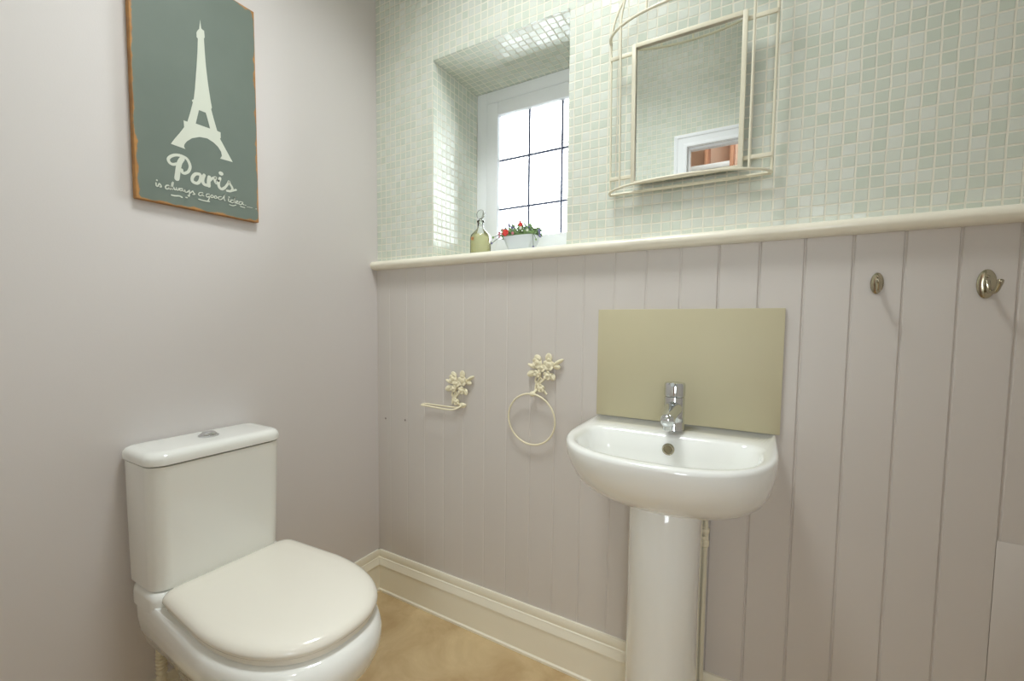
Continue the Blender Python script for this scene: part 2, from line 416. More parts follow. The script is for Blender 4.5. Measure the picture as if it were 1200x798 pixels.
LETTERS= [(0.00708, [(-0.713, 1.529), (-0.722, 1.525), (-0.729, 1.527), (-0.732, 1.535), (-0.726, 1.544), (-0.715, 1.551), (-0.702, 1.553), (-0.69, 1.55), (-0.684, 1.541), (-0.682, 1.53), (-0.686, 1.518), (-0.695, 1.51), (-0.701, 1.511), (-0.702, 1.517)]), (0.01208, [(-0.7, 1.546), (-0.706, 1.535), (-0.71, 1.518), (-0.712, 1.504), (-0.714, 1.491)]), (0.00792, [(-0.659, 1.518), (-0.669, 1.516), (-0.677, 1.505), (-0.677, 1.494), (-0.666, 1.492), (-0.659, 1.501), (-0.656, 1.515)]), (0.00792, [(-0.648, 1.519), (-0.652, 1.505), (-0.65, 1.495), (-0.642, 1.493)]), (0.00958, [(-0.635, 1.517), (-0.637, 1.505), (-0.637, 1.493)]), (0.00625, [(-0.634, 1.508), (-0.626, 1.517), (-0.618, 1.521), (-0.621, 1.512), (-0.617, 1.505), (-0.611, 1.514)]), (0.0075, [(-0.607, 1.522), (-0.611, 1.509), (-0.61, 1.497), (-0.603, 1.493), (-0.595, 1.499)]), (0.01083, [(-0.605, 1.536), (-0.603, 1.536)]), (0.00625, [(-0.595, 1.499), (-0.587, 1.511), (-0.583, 1.52), (-0.58, 1.513), (-0.574, 1.503), (-0.578, 1.494), (-0.589, 1.492)]), (0.00542, [(-0.576, 1.495), (-0.564, 1.501)]), (0.00425, [(-0.759, 1.474), (-0.759, 1.474)]), (0.003, [(-0.761, 1.467), (-0.761, 1.461), (-0.758, 1.459), (-0.754, 1.467), (-0.751, 1.464), (-0.75, 1.46), (-0.753, 1.459)]), (0.003, [(-0.734, 1.468), (-0.738, 1.467), (-0.741, 1.462), (-0.739, 1.458), (-0.734, 1.46), (-0.731, 1.467), (-0.732, 1.46), (-0.729, 1.46), (-0.725, 1.469), (-0.723, 1.479), (-0.726, 1.475), (-0.727, 1.464), (-0.725, 1.46)]), (0.00275, [(-0.722, 1.466), (-0.721, 1.461), (-0.718, 1.461), (-0.716, 1.467), (-0.715, 1.461), (-0.712, 1.462), (-0.71, 1.467)]), (0.00275, [(-0.703, 1.468), (-0.707, 1.467), (-0.709, 1.464), (-0.707, 1.461), (-0.704, 1.463), (-0.702, 1.468), (-0.702, 1.463), (-0.7, 1.462)]), (0.00275, [(-0.697, 1.466), (-0.696, 1.461), (-0.691, 1.462), (-0.686, 1.468), (-0.686, 1.46), (-0.687, 1.452), (-0.69, 1.454)]), (0.00275, [(-0.684, 1.461), (-0.678, 1.468), (-0.676, 1.464), (-0.673, 1.461), (-0.678, 1.459)]), (0.0035, [(-0.728, 1.445), (-0.72, 1.445), (-0.71, 1.447), (-0.704, 1.445)]), (0.003, [(-0.695, 1.447), (-0.692, 1.447)]), (0.00267, [(-0.654, 1.47), (-0.661, 1.468), (-0.664, 1.463), (-0.661, 1.46), (-0.656, 1.463), (-0.653, 1.47), (-0.654, 1.463), (-0.651, 1.462)]), (0.003, [(-0.664, 1.45), (-0.652, 1.449), (-0.637, 1.45)]), (0.00267, [(-0.637, 1.47), (-0.643, 1.469), (-0.645, 1.464), (-0.642, 1.461), (-0.637, 1.465), (-0.636, 1.469), (-0.638, 1.457), (-0.642, 1.45), (-0.646, 1.449)]), (0.0025, [(-0.63, 1.47), (-0.633, 1.467), (-0.633, 1.463), (-0.629, 1.463), (-0.626, 1.466), (-0.63, 1.47)]), (0.0025, [(-0.62, 1.47), (-0.624, 1.467), (-0.623, 1.463), (-0.62, 1.463), (-0.617, 1.466), (-0.62, 1.47)]), (0.0025, [(-0.606, 1.471), (-0.612, 1.469), (-0.614, 1.465), (-0.61, 1.462), (-0.604, 1.465), (-0.599, 1.473), (-0.595, 1.481), (-0.598, 1.47), (-0.597, 1.463), (-0.595, 1.463)]), (0.0025, [(-0.586, 1.47), (-0.586, 1.464), (-0.582, 1.462)]), (0.00333, [(-0.585, 1.475), (-0.584, 1.475)]), (0.0025, [(-0.573, 1.469), (-0.579, 1.468), (-0.58, 1.463), (-0.576, 1.461), (-0.571, 1.465), (-0.568, 1.474), (-0.567, 1.48), (-0.57, 1.469), (-0.568, 1.462)]), (0.00233, [(-0.565, 1.464), (-0.56, 1.468), (-0.561, 1.47), (-0.565, 1.468), (-0.565, 1.463), (-0.559, 1.462)]), (0.00233, [(-0.549, 1.47), (-0.555, 1.469), (-0.557, 1.464), (-0.554, 1.461), (-0.549, 1.464), (-0.546, 1.47), (-0.546, 1.464), (-0.542, 1.463)]), (0.003, [(-0.538, 1.463), (-0.538, 1.463)]), (0.00233, [(-0.584, 1.454), (-0.575, 1.453), (-0.566, 1.457)]), (0.00267, [(-0.553, 1.456), (-0.541, 1.455)]), (0.00133, [(-0.534, 1.459), (-0.518, 1.46)]), (0.00167, [(-0.508, 1.459), (-0.505, 1.459)])]
LEAVES= [(0.007, 0.032, -0.013, 0.052, 0.02), (0.033, 0.029, 0.037, 0.061, 0.022), (0.05, 0.023, 0.088, 0.043, 0.012), (0.048, 0.019, 0.077, 0.016, 0.016), (-0.01, 0.008, -0.039, 0.023, 0.011), (-0.01, -0.003, -0.041, -0.015, 0.02), (0.033, -0.005, 0.028, -0.024, 0.016), (0.038, -0.005, 0.058, -0.026, 0.02)]
BLOOMS= [(0.011, 0.012, 0.013), (-0.003, 0.027, 0.015), (0.038, 0.023, 0.016), (0.033, -0.012, 0.012), (-0.002, -0.007, 0.011), (0.011, -0.055, 0.011)]
STEMS= [[(-0.002, -0.007), (-0.012, -0.029), (-0.004, -0.045), (0.011, -0.055), (0.029, -0.074)], [(0.033, 0.006), (0.021, -0.022), (0.003, -0.042), (0.009, -0.058)], [(0.011, 0.012), (0.003, -0.023), (-0.009, -0.043), (-0.012, -0.066)], [(-0.005, -0.015), (0.011, -0.027), (-0.002, -0.042)]]

# ================================================================== the room
RX, RYF, RZ = 1.95, -1.50, 2.78
OX0, OX1, OZ0, OZ1, WD = 0.290, 0.820, 1.335, 2.070, 0.34       # window recess
SPL = 0.915                                                       # splayed right reveal at the window

def struct(o, label=None):
    o['kind'] = 'structure'
    if label: o['label'] = label
    return o

bm = bmesh.new()   # outer wall with the recess cut out: explicit faces, right reveal splayed
def V(x, y, z): return (x, y, z)
H0, H1 = 0.0, RZ
f0 = [(0, H0), (OX0, H0), (OX1, H0), (RX, H0)]
for (xa, xb, za, zb) in ((0, OX0, H0, H1), (OX1, RX, H0, H1), (OX0, OX1, H0, OZ0), (OX0, OX1, OZ1, H1)):
    quad(bm, V(xa, 0, za), V(xb, 0, za), V(xb, 0, zb), V(xa, 0, zb))
for (xa, xb, za, zb) in ((0, OX0, H0, H1), (SPL, RX, H0, H1), (OX0, SPL, H0, OZ0), (OX0, SPL, OZ1, H1)):
    quad(bm, V(xa, WD, za), V(xa, WD, zb), V(xb, WD, zb), V(xb, WD, za))
quad(bm, V(OX0, 0, OZ0), V(OX0, 0, OZ1), V(OX0, WD, OZ1), V(OX0, WD, OZ0))
quad(bm, V(OX1, 0, OZ0), V(SPL, WD, OZ0), V(SPL, WD, OZ1), V(OX1, 0, OZ1))
quad(bm, V(OX0, 0, OZ1), V(OX1, 0, OZ1), V(SPL, WD, OZ1), V(OX0, WD, OZ1))
quad(bm, V(OX0, 0, OZ0), V(OX0, WD, OZ0), V(SPL, WD, OZ0), V(OX1, 0, OZ0))
quad(bm, V(0, 0, 0), V(0, WD, 0), V(0, WD, H1), V(0, 0, H1)); quad(bm, V(RX, 0, 0), V(RX, 0, H1), V(RX, WD, H1), V(RX, WD, 0))
quad(bm, V(0, 0, 0), V(RX, 0, 0), V(RX, WD, 0), V(0, WD, 0)); quad(bm, V(0, 0, H1), V(0, WD, H1), V(RX, WD, H1), V(RX, 0, H1))
bmesh.ops.remove_doubles(bm, verts=bm.verts[:], dist=1e-5)
wall_back = struct(obj('wall_back', bm, 'tile'), 'pale green glass mosaic wall above lavender boarding')
world_uv(wall_back, off=(1.5485, 1.7724))

def boarded(name, grooves, x0, x1, z0, z1, y, parent, depth):
    """tongue-and-groove boarding: one profile across the wall, pulled up from floor to rail"""
    prof = [(x0, y)]
    for g in grooves:
        dd = depth(g)
        prof += [(g-.0034, y), (g-.0012, y+dd), (g+.0012, y+dd), (g+.0034, y)]
    prof += [(x1, y)]
    bm = bmesh.new(); back = y+.0039
    ra = [bm.verts.new((a, b, z0)) for a, b in prof]; rb = [bm.verts.new((a, b, z1)) for a, b in prof]
    for i in range(len(prof)-1): bm.faces.new((ra[i], ra[i+1], rb[i+1], rb[i]))
    ca = [bm.verts.new(p) for p in ((x0, back, z0), (x1, back, z0), (x1, back, z1), (x0, back, z1))]
    bm.faces.new((ca[0], ca[3], ca[2], ca[1]))
    bm.faces.new(ra[::-1]+[ca[0], ca[1]][::1]); bm.faces.new(rb+[ca[2], ca[3]])
    bm.faces.new((ra[0], rb[0], ca[3], ca[0])); bm.faces.new((ra[-1], ca[1], ca[2], rb[-1]))
    return obj(name, bm, 'board', parent)
GR = [.071, .162, .252, .342, .433, .524, .614, .704, .792, .882, .976, 1.066, 1.157, 1.250, 1.342, 1.435, 1.527, 1.616, 1.704, 1.790, 1.880]
boarded('panelling', GR, 0, RX, 0, 1.335, -.004, wall_back, lambda g: .0010 if g < .65 else (.0016 if g < 1.2 else .0034))

struct(obj('wall_left', nbox(-.12, 0, RYF-.12, WD, 0, RZ), 'wall'), 'plain lavender painted wall')
wr = struct(obj('wall_right', nbox(RX, RX+.12, RYF-.12, WD, 0, RZ), 'wall'))
# front wall with the doorway the photograph is taken from; tiled above, boarded below
DX0, DX1, DZ = 0.945, 1.72, 1.975
bm = bmesh.new()
for a in ((0, DX0, 0, RZ), (DX1, RX, 0, RZ), (DX0, DX1, DZ, RZ)): box(bm, a[0], a[1], RYF-.10, RYF, a[2], a[3])
wf = struct(obj('wall_front', bm, 'tile')); world_uv(wf, off=(.003, 1.7724))
bm = bmesh.new(); box(bm, 0, DX0-.10, RYF, RYF+.004, 0, 1.335); box(bm, DX1+.10, RX, RYF, RYF+.004, 0, 1.335)
obj('panelling', bm, 'board', wf)
struct(obj('floor', nbox(-.12, 2.4, -2.75, WD, -.08, 0), 'floor'), 'beige mottled vinyl floor')
struct(obj('ceiling', nbox(-.12, 2.4, -2.75, WD, RZ, RZ+.08), 'ceil'))
# hall beyond the doorway, seen only in the mirror
HWX0, HWX1, HWZ0, HWZ1 = 1.45, 2.10, 0.95, 1.82                   # unseen hall window, added to send daylight in through the doorway
bm = bmesh.new()
for a in ((.2, HWX0, 0, RZ), (HWX1, 2.4, 0, RZ), (HWX0, HWX1, 0, HWZ0), (HWX0, HWX1, HWZ1, RZ)): box(bm, a[0], a[1], -2.75, -2.65, a[2], a[3])
struct(obj('wall_hall_far', bm, 'plain'))
struct(obj('wall_hall_left', nbox(.2, .3, -2.65, -1.62, 0, RZ), 'plain'))
struct(obj('wall_hall_right', nbox(2.3, 2.4, -2.65, -1.60, 0, RZ), 'plain'))
struct(obj('wall_hall_near', nbox(2.07, 2.3, -1.62, -1.50, 0, RZ), 'plain'))

def profile_run(bm, prof, p0, p1, out):
    """prof (distance out of the wall, height) pulled from p0 to p1"""
    p0, p1, out = Vector(p0), Vector(p1), Vector(out)
    loft(bm, [[p+out*a+Vector((0, 0, b)) for a, b in prof] for p in (p0, p1)])
    return bm
SK = [(0, 0), (.023, 0), (.023, .008), (.018, .012), (.0175, .108), (.020, .111), (.0195, .117), (.012, .131), (.0115, .137), (.0085, .140), (.0095, .146), (.0092, .162), (.007, .168), (0, .168)]
struct(obj('baseboard_back', profile_run(bmesh.new(), SK, (0, -.004, 0), (RX, -.004, 0), (0, -1, 0)), 'trim', auto=25), 'cream moulded baseboard under the boarding')
struct(obj('baseboard_left', profile_run(bmesh.new(), SK, (0, RYF, 0), (0, -.004, 0), (1, 0, 0)), 'trim', auto=25), 'cream moulded baseboard behind the toilet')
struct(obj('baseboard_right', profile_run(bmesh.new(), SK, (RX, RYF, 0), (RX, -.004, 0), (-1, 0, 0)), 'trim', auto=25))
NOSE = [(0, 1.329), (.022, 1.329), (.032, 1.3315), (.0385, 1.338), (.041, 1.3455), (.0385, 1.354), (.032, 1.360), (.022, 1.362), (0, 1.362)]
struct(obj('trim_1', profile_run(bmesh.new(), NOSE, (0, 0, 0), (RX, 0, 0), (0, -1, 0)), 'trim', auto=40), 'cream round-nosed dado shelf between tiles and boarding')
bm = bmesh.new()
pv = [(OX0, 0), (OX1, 0), (OX1+.0765, .275), (OX0, .275)]
loft(bm, [[(a, b, z) for a, b in pv] for z in (1.3351, 1.362)])
window = None

# ---- window_1: white frame, sash, leaded pane
def ring_frame(bm, x0, x1, z0, z1, wd, y0, y1, bev=.004):
    box(bm, x0, x0+wd, y0, y1, z0, z1, bev); box(bm, x1-wd, x1, y0, y1, z0, z1, bev)
    box(bm, x0+wd-.001, x1-wd+.001, y0+.0004, y1, z0, z0+wd, bev); box(bm, x0+wd-.001, x1-wd+.001, y0+.0004, y1, z1-wd, z1, bev)
FZ0, FZ1 = 1.3625, 2.0695
b2 = bmesh.new(); ring_frame(b2, OX0+.0005, SPL-.0005, FZ0, FZ1, .048, .285, .335)
window = struct(obj('window_1', b2, 'upvc', auto=40), 'white framed leaded window set deep in the tiled recess')
obj('window_sill', bm, 'trim', window)
b2 = bmesh.new(); ring_frame(b2, .341, .865, 1.413, 2.019, .054, .279, .325)
obj('sash', b2, 'upvc', window, auto=40)
obj('pane', nbox(.396, .810, .303, .307, 1.4675, 1.9645), 'glass', window)
b2 = bmesh.new()
for x in (.531, .672): box(b2, x-.0042, x+.0042, .2985, .3025, 1.468, 1.964)
for z in (1.591, 1.789): box(b2, .396, .809, .2988, .3028, z-.0042, z+.0042)
obj('lead_strips', b2, 'lead', window)

b2 = bmesh.new(); ring_frame(b2, HWX0+.001, HWX1-.001, HWZ0+.001, HWZ1-.001, .05, -2.72, -2.67)
hw_ = struct(obj('added_hall_window', b2, 'upvc', auto=40), 'unseen white framed hall window added for frontal daylight')  # added for its even daylight, never in view
obj('pane', nbox(HWX0+.045, HWX1-.045, -2.70, -2.696, HWZ0+.045, HWZ1-.045), 'glass', hw_)

# ---- door_1: architrave and lining of the doorway
b2 = bmesh.new()
AR = [(0, .0), (0, .010), (.008, .013), (.012, .018), (.018, .018), (.021, .013), (.050, .014), (.060, .018), (.068, .017), (.068, 0)]
def casing(bm, y, s):
    # left leg, right leg, head with mitred corners
    for x, sx in ((DX0+.012, -1), (DX1-.012, 1)):
        loft(bm, [[(x+sx*(.068-a), y+s*b, z if z == 0 else DZ-.012+(.068-a)) for a, b in AR] for z in (0, 1)])
    loft(bm, [[(x+sx*(.068-a), y+s*b, DZ-.012+(.068-a)) for a, b in AR] for x, sx in ((DX0+.012, -1), (DX1-.012, 1))])
casing(b2, RYF, 1); casing(b2, RYF-.10, -1)
door = struct(obj('door_1', b2, 'upvc'), 'white moulded door casing')
b2 = bmesh.new()
box(b2, DX0, DX0+.013, RYF-.10, RYF, 0, DZ); box(b2, DX1-.013, DX1, RYF-.10, RYF, 0, DZ); box(b2, DX0+.013, DX1-.013, RYF-.10, RYF, DZ-.013, DZ)
box(b2, DX0+.013, DX0+.025, RYF-.06, RYF-.02, 0, DZ-.013); box(b2, DX1-.025, DX1-.013, RYF-.06, RYF-.02, 0, DZ-.013); box(b2, DX0+.025, DX1-.025, RYF-.06, RYF-.02, DZ-.025, DZ-.013)
obj('lining', b2, 'upvc', door)

# ---- cupboard in the hall (mirror only)
cb = thing('hall_cupboard', 'brown wooden cupboard with white shelf seen in the mirror', 'cupboard', (1.02, -2.52, 0))
part('back_panel', nbox(.72, 1.32, -2.645, -2.63, .0, 2.50), 'tan', cb)
for x in (.72, .943, 1.110, 1.30): part('upright', nbox(x, x+.022, -2.63, -2.42, 0, 2.50, .002), 'brown', cb)
part('shelf', nbox(.742, 1.110, -2.629, -2.40, 2.020, 2.056, .003), 'upvc', cb, 'white shelf')

# ================================================================== lamps
cl = thing('ceiling_light', 'round opal ceiling light in the small cloakroom', 'ceiling light', (.78, -.62, RZ))
part('base', nlathe([(.23, -.001), (.235, -.012), (.23, -.022)], (.78, -.62, RZ), 40), 'upvc', cl)
part('shade', nlathe([(.22, -.022), (.22, -.035), (.20, -.055), (.155, -.072), (.085, -.082), (.01, -.085)], (.78, -.62, RZ), 40), emit_mat('opal_glow', (1, 1, .96, 1), 1.6), cl)
LROOM = area('ceiling_lamp_glow', (.78, -.62, RZ-.09), (0, 0, 0), .44, 8.6, (.95, 1, .99), 'DISK')
LROOM.data.spread = math.radians(127); LROOM.parent = cl; LROOM.location = (0, 0, -.09)
hl = thing('added_hall_light', 'unseen round ceiling light added in the hall as fill', 'ceiling light', (1.3, -2.1, RZ))  # unseen lamp added for soft light through the doorway
part('base', nlathe([(.17, -.001), (.175, -.012), (.17, -.022)], (1.3, -2.1, RZ), 40), 'upvc', hl)
part('shade', nlathe([(.16, -.022), (.16, -.035), (.148, -.055), (.11, -.072), (.06, -.082), (.01, -.085)], (1.3, -2.1, RZ), 40), emit_mat('added_hall_light_glow', (1, .98, .95, 1), 4), hl)
LHALL = area('added_hall_lamp_glow', (0, 0, -.09), (0, 0, 0), .30, 4.0, (1, 1, .96), 'DISK')
LHALL.parent = hl

# ================================================================== toilet
def dring(x0, x1, hw, xc, rc, z, n=40, e=2.3, nb=6, frm=None, back_hw=None):
    """D outline: straight back at x0 with corner radius rc, sides to xc, superelliptic nose to x1.  frm maps (u, v, z)."""
    bh = back_hw if back_hw is not None else hw
    P = []
    for k in range(nb+1):
        a = PI/2*k/nb
        P.append((x0+rc-rc*math.cos(a), -(bh-rc)-rc*math.sin(a)))
    for k in range(n+1):
        t = -PI/2+PI*k/n
        c, s = math.cos(t), math.sin(t)
        P.append((xc+(x1-xc)*abs(c)**(2/e), hw*math.copysign(abs(s)**(2/e), s)))
    for k in range(nb+1):
        a = PI/2*(1-k/nb)
        P.append((x0+rc-rc*math.cos(a), (bh-rc)+rc*math.sin(a)))
    f = frm or (lambda u, v, zz: (u, v, zz))
    return [f(u, v, z) for u, v in P]

TY = -.688
toilet = thing('toilet', 'white close-coupled toilet with closed lid against the lavender wall', 'toilet', (.30, TY, 0))
ty = lambda c: (lambda u, v, z: (u, c+v, z))
bm = bmesh.new()
R = []
for x0, x1, hw, xc, rc, z in ((.13, .500, .105, .34, .03, 0), (.13, .500, .105, .34, .03, .19), (.115, .53, .113, .35, .03, .245), (.085, .575, .132, .36, .035, .295),
                              (.052, .618, .155, .37, .04, .333), (.026, .644, .172, .375, .045, .362), (.014, .653, .181, .38, .045, .388), (.012, .653, .1825, .38, .045, .41), (.013, .646, .179, .38, .045, .428), (.018, .636, .173, .38, .045, .439), (.026, .622, .162, .38, .045, .444)):
    R.append(dring(x0, x1, hw, xc, rc, z, frm=ty(TY), back_hw=min(hw, .160)))
loft(bm, R)
R = []   # deck under the cistern
for i, z in ((0, .425), (0, .455), (.002, .463), (.007, .4685), (.014, .470)):
    R.append(dring(.012+i, .185-i, .160-i, .13, .04, z, e=3.2, frm=ty(TY-.004)))
loft(bm, R)
part('pan', bm, 'ceramic', toilet, auto=40)
bm = bmesh.new(); R = []   # cistern body, tapering to its foot
CY = -.690
def rrect(x0, x1, y0, y1, r, z, n=7):
    P = []
    for cx_, cy_, a0 in ((x1-r, y1-r, 0), (x0+min(r, .02), y1-min(r, .02), PI/2), (x0+min(r, .02), y0+min(r, .02), PI), (x1-r, y0+r, 1.5*PI)):
        rr = r if a0 in (0, 1.5*PI) else min(r, .02)
        for k in range(n+1):
            a = a0+PI/2*k/n; P.append((cx_+rr*math.cos(a), cy_+rr*math.sin(a), z))
    return P
for z, xf, hy, i in ((.4705, .150, .154, .004), (.474, .153, .157, 0), (.56, .157, .1585, 0), (.66, .161, .1595, 0), (.7765, .166, .160, 0)):
    R.append(rrect(.006+i, xf-i, CY-hy+i, CY+hy-i, .038, z))
loft(bm, R); cist = part('cistern', bm, 'ceramic', toilet, auto=40)
bm = bmesh.new(); R = []
for z, i in ((.779, .004), (.781, .0), (.795, -.001), (.802, .002), (.807, .007), (.8095, .014), (.8105, .026)):
    R.append(rrect(.004+max(i, 0)*.6, .169-i, CY-.1635+i, CY+.1635-i, .04-max(i, 0)*.5, z))
loft(bm, R); clid = part('cistern_lid', bm, 'ceramic', toilet, auto=50)
def sub(name, bm, m, under, root, label=None, auto=35):
    bmesh.ops.translate(bm, verts=bm.verts[:], vec=-Vector(root.location)-Vector(under.location))
    o = obj(name, bm, m, under, auto=auto)
    if label: o['label'] = label
    return o
sub('flush_button', nlathe([(.024, -.001), (.024, .0025), (.022, .004), (.0185, .0045), (.018, .0075), (.015, .0105), (.008, .0125), (.001, .013)], (.083, -.688, .8105), 32), 'chrome', clid, toilet, 'chrome button')
LYC, LHW = -.680, .175
bm = bmesh.new(); R = []
for z, i in ((.4450, .006), (.4465, .004), (.4575, .004), (.459, .008)):
    R.append(dring(.165+i, .628-i, LHW-i, .37, .03, z, frm=ty(LYC), back_hw=LHW-.012-i, e=2.35))
loft(bm, R); part('seat', bm, 'seat', toilet)
bm = bmesh.new(); R = []
for z, i in ((.4595, .006), (.4612, .001), (.465, -.001), (.471, .0), (.4775, .004), (.4825, .011), (.486, .022), (.488, .04), (.4888, .08)):
    R.append(dring(.157+i, .630-i, LHW+.002-i, .37, max(.035-i*.3, .008), z, frm=ty(LYC), back_hw=LHW-.010-i, e=2.35))
loft(bm, R); part('lid', bm, 'seat', toilet, auto=50)
for s in (-1, 1): part('hinge', ntube([(.174, LYC+s*.075-.02, .466), (.174, LYC+s*.075+.02, .466)], .006, 12), 'seat', toilet)

# flexible ribbed supply hose behind the pan
bm = bmesh.new(); pts, rad = [], []
P = smooth_line([(.045, -.800, .001), (.045, -.800, .10), (.044, -.799, .20), (.045, -.799, .25), (.047, -.797, .285)], 14)
for i, p in enumerate(P): pts.append(p); rad.append(.0130 if i % 3 == 0 else (.0085 if i % 3 == 1 else .0120))
tube(bm, pts, rad, 14)
hose = obj('supply_hose', bm, 'cord', auto=60, origin=(.045, -.800, 0)); tag(hose, 'ribbed off-white hose rising behind the toilet pan', 'hose')

# ================================================================== wash basin
BX, BZ = 1.165, .848
by = lambda cx_: (lambda u, v, z: (cx_+v, -u, z))
basin = thing('washbasin', 'white D-shaped ceramic washbasin on a pedestal', 'washbasin', (BX, -.0045, .62))
def R_(x0, x1, hw, xc, rc, z, e=2.5): return dring(x0, x1, hw, xc, rc, z, n=56, e=e, frm=by(BX))
rings = [R_(.010, .210, .095, .125, .02, .674, 2.1), R_(.008, .244, .138, .13, .02, .682, 2.1), R_(.006, .280, .169, .135, .02, .695, 2.15), R_(.005, .316, .193, .14, .02, .711, 2.2), R_(.005, .352, .2095, .145, .015, .731, 2.25),
         R_(.005, .387, .220, .155, .012, .757, 2.3), R_(.005, .410, .2255, .16, .01, .787, 2.4), R_(.005, .424, .2285, .17, .01, .815), R_(.005, .427, .2295, .17, .008, .838), R_(.006, .4255, .2285, .17, .008, .8445), R_(.009, .4205, .224, .17, .008, .848),
         R_(.14, .403, .208, .22, .045, .848), R_(.147, .396, .202, .22, .045, .8455), R_(.152, .390, .196, .22, .045, .838), R_(.158, .378, .186, .22, .05, .80), R_(.168, .352, .168, .22, .05, .757), R_(.19, .315, .125, .225, .05, .736), R_(.22, .27, .03, .24, .02, .731)]
bm = bmesh.new(); loft(bm, rings); part('bowl', bm, 'ceramic', basin, auto=50)
ovc = (BX+.000, -.1565, .812)
bm = bmesh.new(); T_ = []
oring = part('overflow', nlathe([(.0145, -.002), (.0145, .002), (.0125, .0035), (.0105, .003), (.0100, .0)], ovc, 28, 'Y'), 'bronze', basin, 'round metal overflow ring')
sub('overflow_shade_disc', nlathe([(.0095, .0005), (.0095, .0032), (.004, .0034)], ovc, 24, 'Y'), 'dark', oring, basin)  # closed disc, the shade inside the hole is put into its colour
part('drain', nlathe([(.024, .730), (.024, .7345), (.018, .7355), (.012, .7335)], (BX, -.245, 0), 28), 'chrome', basin)
tx, tyy = BX+.000, -.088
tap = part('tap', nlathe([(.0275, .8482), (.0275, .852), (.0255, .856), (.0250, .875), (.0250, .931), (.0242, .934)], (tx, tyy, 0), 36), 'chrome', basin, 'chrome mixer tap')
bm = bmesh.new(); lathe(bm, [(.0238, .9355), (.0258, .938), (.0258, .966), (.0235, .9705), (.014, .9725), (.002, .973)], (tx, tyy, 0), 36)
tube(bm, [(tx, tyy-.014, .966), (tx, tyy-.028, .968), (tx, tyy-.036, .969)], [.007, .006, .005], 12)
sub('lever', bm, 'chrome', tap, basin)
bm = bmesh.new()
tube(bm, smooth_line([(tx, tyy-.012, .905), (tx, tyy-.04, .902), (tx, tyy-.07, .896), (tx, tyy-.092, .889)], 5), [.0215, .0212, .0208, .0202, .0196, .019, .0185, .018, .0175, .017, .0168, .0166, .0165, .0165, .0165, .0165], 24)
ellipsoid(bm, (tx, tyy-.092, .888), (0, -1, -.2), .014, .0165, .0165, 20, 8)
sub('spout', bm, 'chrome', tap, basin)
sub('aerator', nlathe([(.0095, -.001), (.011, .001), (.011, .014), (.009, .016)], (tx, tyy-.086, .864), 20), 'chrome', tap, basin)

ped = thing('basin_pedestal', 'tall white ceramic pedestal under the washbasin', 'pedestal', (1.160, -.13, 0))
bm = bmesh.new(); R = []
for z, hw, x1 in ((0, .091, .240), (.03, .089, .236), (.12, .0855, .232), (.40, .0845, .230), (.62, .0855, .226), (.6735, .0855, .206)):
    R.append(dring(.041, x1, hw, .12, .01, z, n=40, e=2.2, frm=by(1.156)))
loft(bm, R); part('column', bm, 'ceramic', ped, auto=40)

pipe = thing('water_pipe', 'thin off-white water pipe with a valve behind the pedestal', 'pipe', (1.245, -.030, 0))
part('tube', ntube([(1.245, -.030, .0), (1.245, -.030, .3), (1.2445, -.030, .672)], .0062, 12), 'pipe', pipe)
vb = bmesh.new(); lathe(vb, [(.007, .530), (.0095, .533), (.0095, .547), (.0072, .550), (.0072, .567), (.0095, .570), (.0095, .579), (.0065, .582)], (1.245, -.030, 0), 16)
tube(vb, [(1.245, -.034, .557), (1.245, -.040, .557)], .005, 10)
part('valve', vb, 'cord', pipe)

sp = obj('splashback', nbox(.932, 1.401, -.0125, -.0045, .8485, 1.163, .0012), 'splash', auto=30, origin=(1.167, -.0045, .8485))
tag(sp, 'beige rectangular splashback panel standing above the washbasin', 'splashback')
patch = obj('access_panel', nbox(1.787, 1.9495, -.0060, -.0045, .169, .680, .0008), 'board', auto=30, origin=(1.86, -.0045, .169))
tag(patch, 'flat lavender access panel low on the boarded wall at far right', 'panel')

# ================================================================== flower brackets
AX, AZ = .737, .966
def ornament(root, ax, az):
    bm = bmesh.new(); Y = -.0045
    for L_ in STEMS:
        tube(bm, smooth_line([(ax+a, Y-.006, az+b) for a, b in L_], 5), .0038, 8)
    part('stem', bm, 'castiron', root, auto=60)
    for a, b, c, d, w_ in LEAVES:
        bm = bmesh.new(); dx, dz = c-a, d-b; ln = math.hypot(dx, dz)
        ellipsoid(bm, (ax+(a+c)/2, Y-.008, az+(b+d)/2), (dx, -.12*ln, dz), ln*.50, w_*.56, .0045, 12, 8, point=.15)
        tube(bm, [(ax+a, Y-.011, az+b), (ax+(a+c)/2, Y-.0135, az+(b+d)/2), (ax+a+(c-a)*.9, Y-.0135, az+b+(d-b)*.9)], .0012, 6)
        part('leaf', bm, 'castiron', root, auto=60)
    for a, b, r in BLOOMS:
        r *= 1.35
        bm = bmesh.new()
        ellipsoid(bm, (ax+a, Y-.009, az+b), (1, 0, 0), r*.75, r*.75, .008, 12, 8)
        for k in range(5):
            t = 2*PI*k/5+a*40
            ellipsoid(bm, (ax+a+r*.5*math.cos(t), Y-.012, az+b+r*.5*math.sin(t)), (math.cos(t), -.5, math.sin(t)), r*.5, r*.45, .003, 10, 6)
        tube(bm, [(ax+a+r*.3*(1-k/22)*math.cos(k*.7), Y-.0165-k*.0001, az+b+r*.3*(1-k/22)*math.sin(k*.7)) for k in range(20)], .0012, 6)
        part('flower', bm, 'castiron', root, auto=60)
tr = thing('towel_ring', 'cream flower-topped towel ring hanging empty beside the washbasin', 'towel ring', (.724, -.0045, .80))
ornament(tr, AX, AZ)
RXc, RZc, Rr = .7165, .8075, .0845
